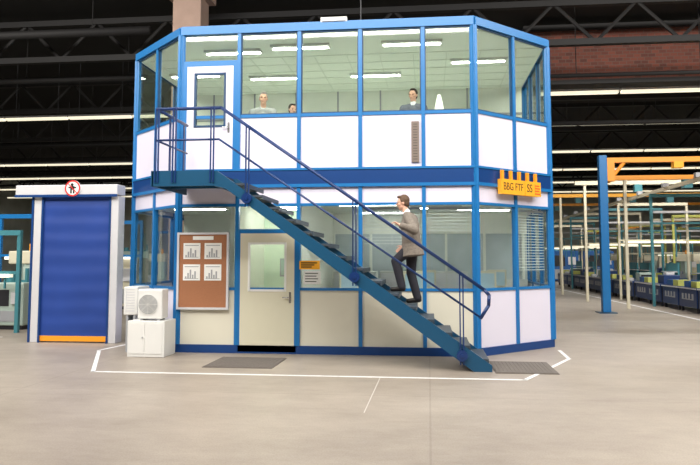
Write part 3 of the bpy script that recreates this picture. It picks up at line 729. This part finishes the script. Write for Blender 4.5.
# ------------------------------------------------------------ people
def remeshed(bm,name,voxel,m,smooth_it=6):
    me=bpy.data.meshes.new(name+'_tmp'); bmesh.ops.recalc_face_normals(bm,faces=bm.faces[:]); bm.to_mesh(me); bm.free()
    o=bpy.data.objects.new(name+'_tmp',me); link(o)
    r=o.modifiers.new('r','REMESH'); r.mode='VOXEL'; r.voxel_size=voxel; r.use_smooth_shade=True
    if smooth_it:
        q=o.modifiers.new('s','SMOOTH'); q.iterations=smooth_it; q.factor=.5
    bpy.context.view_layer.update()
    m2=bpy.data.meshes.new_from_object(o.evaluated_get(bpy.context.evaluated_depsgraph_get()))
    bpy.data.objects.remove(o)
    m2.name=name; m2.materials.clear(); m2.materials.append(m)
    for p in m2.polygons: p.use_smooth=True
    return m2
def V(*a): return Vector(a)
def hand(bm,wr,d,nrm,th,curl):
    d=d.normalized(); nrm=nrm.normalized(); sd_=d.cross(nrm).normalized()
    if sd_.dot(th)<0: sd_=-sd_
    cap(bm,wr,wr+d*.03,.024,.024)
    for k,(off,ln) in enumerate(((.030,.072),(.010,.08),(-.010,.074),(-.030,.058))):
        kn=wr+d*.088+sd_*off
        cap(bm,wr+d*.02+sd_*off*.6,kn,.015,.0115,8)
        p=kn; dd=d.copy(); 
        for s_,fr_ in enumerate((.45,.32,.23)):
            ang=curl*(.6+.25*s_); pn=(nrm-dd*nrm.dot(dd)).normalized()
            dd=(dd*math.cos(ang)+pn*math.sin(ang)).normalized()
            q=p+dd*ln*fr_*1.15; cap(bm,p,q,.0095-.001*s_,.0088-.001*s_,8); p=q
    p=wr+d*.025+sd_*.024; q=p+(d*.6+sd_*.75+nrm*.15).normalized()*.045; r_=q+(d*.9+sd_*.25+nrm*.35).normalized()*.034
    cap(bm,p,q,.013,.011,8); cap(bm,q,r_,.011,.009,8)
def person(label,loc,rot,J,hair,top_m,legs_m,jacket=True,scale=1.0,under=None,loose=0.0):
    j={k:V(*v) for k,v in J.items() if k not in ('headrot',)}
    HR=Matrix.Rotation(J.get('headrot',(0,0))[0],4,'Z')@Matrix.Rotation(J.get('headrot',(0,0))[1],4,'Y')
    hc=j['head']
    def hp(x,y,z): return hc+(HR@V(x,y,z))
    bm=bmesh.new()
    sph(bm,hp(-.008,0,.025),(.096,.076,.098),20,HR)
    sph(bm,hp(.022,0,-.045),(.066,.056,.068),16,HR)
    cap(bm,hp(.055,0,-.092),hp(.05,0,-.085),.028,.03)
    cap(bm,hp(.088,0,.015),hp(.108,0,-.022),.010,.015,8)
    for s_ in (-1,1):
        sph(bm,hp(0,s_*.077,-.005),(.018,.009,.030),10,HR)
        sph(bm,hp(.078,s_*.032,.030),(.018,.024,.010),10,HR)
        sph(bm,hp(.062,s_*.04,-.02),(.026,.022,.024),10,HR)
    sph(bm,hp(.088,0,-.052),(.012,.024,.010),10,HR)
    cap(bm,j['neck']-V(0,0,.04),hc+V(-.015,0,-.06),.058,.052)
    cap(bm,j['chest']+V(0,-.07,0),j['chest']+V(0,.07,0),.115,.115,16)
    cap(bm,j['chest']+V(0,0,.10),j['neck']+V(0,0,-.03),.09,.06)
    cap(bm,j['pelvis']+V(0,-.05,.04),j['pelvis']+V(0,.05,.04),.115,.115,16)
    mid=(j['pelvis']+j['chest'])/2
    sph(bm,mid,(.105,.15,.16),16)
    for S in ('l','r'):
        sg=1 if S=='l' else -1
        cap(bm,j['neck']+V(0,sg*.04,-.04),j[S+'sh'],.05,.052); cap(bm,j[S+'sh'],j[S+'el'],.048,.038); cap(bm,j[S+'el'],j[S+'wr'],.038,.026)
        cap(bm,j[S+'hip'],j[S+'kn'],.085,.056,16); cap(bm,j[S+'kn'],j[S+'an'],.055,.036,14)
        mc=j[S+'kn'].lerp(j[S+'an'],.3)+V(-.018,0,0); sph(bm,mc,(.052,.05,.10),12)
        cap(bm,j[S+'an']+V(-.02,0,-.04),j[S+'to'],.034,.026)
        d=j.get(S+'hd',(j[S+'wr']-j[S+'el'])); hand(bm,j[S+'wr'],d,j[S+'hn'],j[S+'ht'],J.get(S+'curl',(.5,0,0))[0])
    me=remeshed(bm,'person',.0065,M['skin'],3)
    o=bpy.data.objects.new('person',me); link(o); o.location=loc; o.rotation_euler=(0,0,rot); o.scale=(scale,)*3
    o['label']=label; o['category']='person'; WL[o]=Vector(loc)
    def child(nm,me_,lab=None):
        c=bpy.data.objects.new(nm,me_); link(c); c.parent=o
        if lab: c['label']=lab
        return c
    bm=bmesh.new(); sph(bm,hp(-.022,0,.042),(.095,.084,.096),18,HR); sph(bm,hp(-.045,0,-.01),(.065,.074,.075),16,HR)
    for s_ in (-1,1): sph(bm,hp(.0,s_*.072,.03),(.03,.014,.035),10,HR)
    sph(bm,hp(.045,.01,.105),(.045,.05,.022),12,HR)
    child('hair',remeshed(bm,'hair',.007,hair,2))
    for s_ in (-1,1):
        bm=bmesh.new(); sph(bm,hp(.090,s_*.031,.004),(.008,.012,.007),10,HR); m_=bpy.data.meshes.new('eye'); bm.to_mesh(m_); bm.free(); m_.materials.append(M['eye']); child('eye',m_)
    bm=bmesh.new(); sph(bm,hp(.099,0,-.054),(.006,.022,.004),10,HR); m_=bpy.data.meshes.new('mouth'); bm.to_mesh(m_); bm.free(); m_.materials.append(M['lip']); child('mouth',m_)
    e=.016+loose; bm=bmesh.new()
    cap(bm,j['chest']+V(0,-.08,0),j['chest']+V(0,.08,0),.118+e,.118+e,18)
    cap(bm,j['chest']+V(0,0,.08),j['neck']+V(-.005,0,-.045),.10+e,.058+.016)
    sph(bm,mid,(.115+e,.155+e,.17+e),18)
    if jacket:
        for sg in (-1,1):
            cap(bm,j['chest']+V(0,sg*.07,-.02),j['pelvis']+V(0,sg*.075,.0),.128+loose,.130+loose,18)
            cyl(bm,j['pelvis']+V(0,sg*.075,.02),j['pelvis']+V(-.02,sg*.085,-.17),.135+loose,.150+loose*1.6,20)
        cyl(bm,j['pelvis']+V(0,0,.02),j['pelvis']+V(-.02,0,-.17),.135+loose,.150+loose*1.6,20)
    else: cap(bm,j['pelvis']+V(0,-.06,.06),j['pelvis']+V(0,.06,.06),.118+e,.118+e,18)
    for S in ('l','r'):
        sg=1 if S=='l' else -1
        ex=(.008 if jacket else 0)+loose*.3
        cap(bm,j['neck']+V(-.005,sg*.05,-.05),j[S+'sh'],.052+.016,.058+.016); cap(bm,j[S+'sh'],j[S+'el'],.070+ex,.062+ex)
        cap(bm,j[S+'el'],j[S+'el'].lerp(j[S+'wr'],.9),.062+ex,.050)
    child('jacket' if jacket else 'shirt',remeshed(bm,'jacket' if jacket else 'shirt',.01,top_m,3))
    if under:
        bm=bmesh.new(); cap(bm,j['neck']+V(.0,0,-.03),j['neck']+V(.005,0,.015),.066,.062,16); child('shirt_collar',remeshed(bm,'shirt_collar',.008,under,1))
    bm=bmesh.new(); e=.014
    cap(bm,j['pelvis']+V(0,-.05,.0),j['pelvis']+V(0,.05,.0),.105+e,.105+e,18)
    for S in ('l','r'):
        cap(bm,j[S+'hip'],j[S+'kn'],.088+e,.064+e,16); cap(bm,j[S+'kn'],j[S+'an']+V(-.005,0,-.02),.064+e,.054+e,14)
    child('trousers',remeshed(bm,'trousers',.01,legs_m,4))
    for S in ('l','r'):
        bm=bmesh.new(); a=j[S+'an']+V(-.03,0,-.055)
        cap(bm,a,j[S+'to'],.044,.038); cap(bm,a,j[S+'an']+V(0,0,-.02),.044,.046); 
        child('shoe',remeshed(bm,'shoe',.008,M['shoe'],2))
    return o
climb=dict(head=(.17,0,1.655),neck=(.11,0,1.49),chest=(.06,0,1.27),pelvis=(.03,0,.95),headrot=(0.0,.12),
 lsh=(.08,.19,1.41),lel=(-.02,.37,1.19),lwr=(.20,.52,1.262),lhd=(1,.05,.6),lhn=(.4,.1,-1),lht=(0,-1,0),lcurl=(1.0,0,0),
 rsh=(.08,-.19,1.41),rel=(.00,-.26,1.13),rwr=(.18,-.25,.95),rhn=(0,1,0),rht=(1,0,0),rcurl=(.5,0,0),
 lhip=(.04,.09,.92),lkn=(.29,.10,.70),lan=(.20,.10,.31),lto=(.35,.10,.245),
 rhip=(.03,-.09,.91),rkn=(.05,-.10,.50),ran=(-.05,-.10,.12),rto=(.10,-.10,.045))
person('man in beige jacket and dark trousers climbing, hand on the rail',(-.25,11.60,5*rz),math.pi,climb,M['hairbrown'],M['jacket'],M['trousers'],under=M['shirtwhite'],scale=1.02,loose=.025)
def stand(**k):
    d=dict(head=(.02,0,1.66),neck=(0,0,1.49),chest=(0,0,1.27),pelvis=(0,0,.95),
     lsh=(0,.19,1.41),lel=(-.03,.26,1.13),lwr=(.06,.25,.90),lhn=(0,-1,0),lht=(1,0,0),
     rsh=(0,-.19,1.41),rel=(-.03,-.26,1.13),rwr=(.06,-.25,.90),rhn=(0,1,0),rht=(1,0,0),
     lhip=(0,.09,.92),lkn=(.02,.10,.50),lan=(-.02,.10,.10),lto=(.14,.12,.04),
     rhip=(0,-.09,.92),rkn=(.02,-.10,.50),ran=(-.02,-.10,.10),rto=(.14,-.12,.04))
    d.update(k); return d
face=-math.pi/2
lean=dict(head=(.16,.02,1.62),neck=(.10,.01,1.46),chest=(.05,0,1.25),pelvis=(-.04,0,.95),lsh=(.08,.19,1.38),rsh=(.09,-.19,1.37),
 lel=(.06,.27,1.10),lwr=(.18,.22,.92),rel=(.07,-.27,1.10),rwr=(.18,-.20,.92),lhip=(-.04,.09,.92),rhip=(-.04,-.09,.92))
person('smiling grey-haired man in light jacket leaning toward the window',(-3.22,13.15,3.19),face+.12,
  stand(headrot=(.1,.05),**lean),M['hairgrey'],M['suitlight'],M['trousers'],under=M['shirtwhite'],scale=1.03)
person('dark-haired man in a blue shirt standing behind the upper window',(-2.66,13.25,3.19),face+.35,stand(headrot=(.25,.1)),M['hairdark'],M['shirtblue'],M['trousers'],jacket=False,scale=.90)
person('dark-haired man in grey jacket and white shirt behind the window',(-.27,13.08,3.19),face-.15,stand(headrot=(-.2,.1)),M['hairdark'],M['suit'],M['trousers'],under=M['shirtwhite'],scale=1.01)

# ------------------------------------------------------------ camera
cam=bpy.data.cameras.new('camera'); co=bpy.data.objects.new('camera',cam); link(co)
co.location=(0,0,1.76); co.rotation_euler=(math.radians(94.5),0,math.radians(6.5))
cam.sensor_width=36; cam.lens=690/700*36; cam.shift_y=-28.8/700; cam.clip_end=300
sc.camera=co
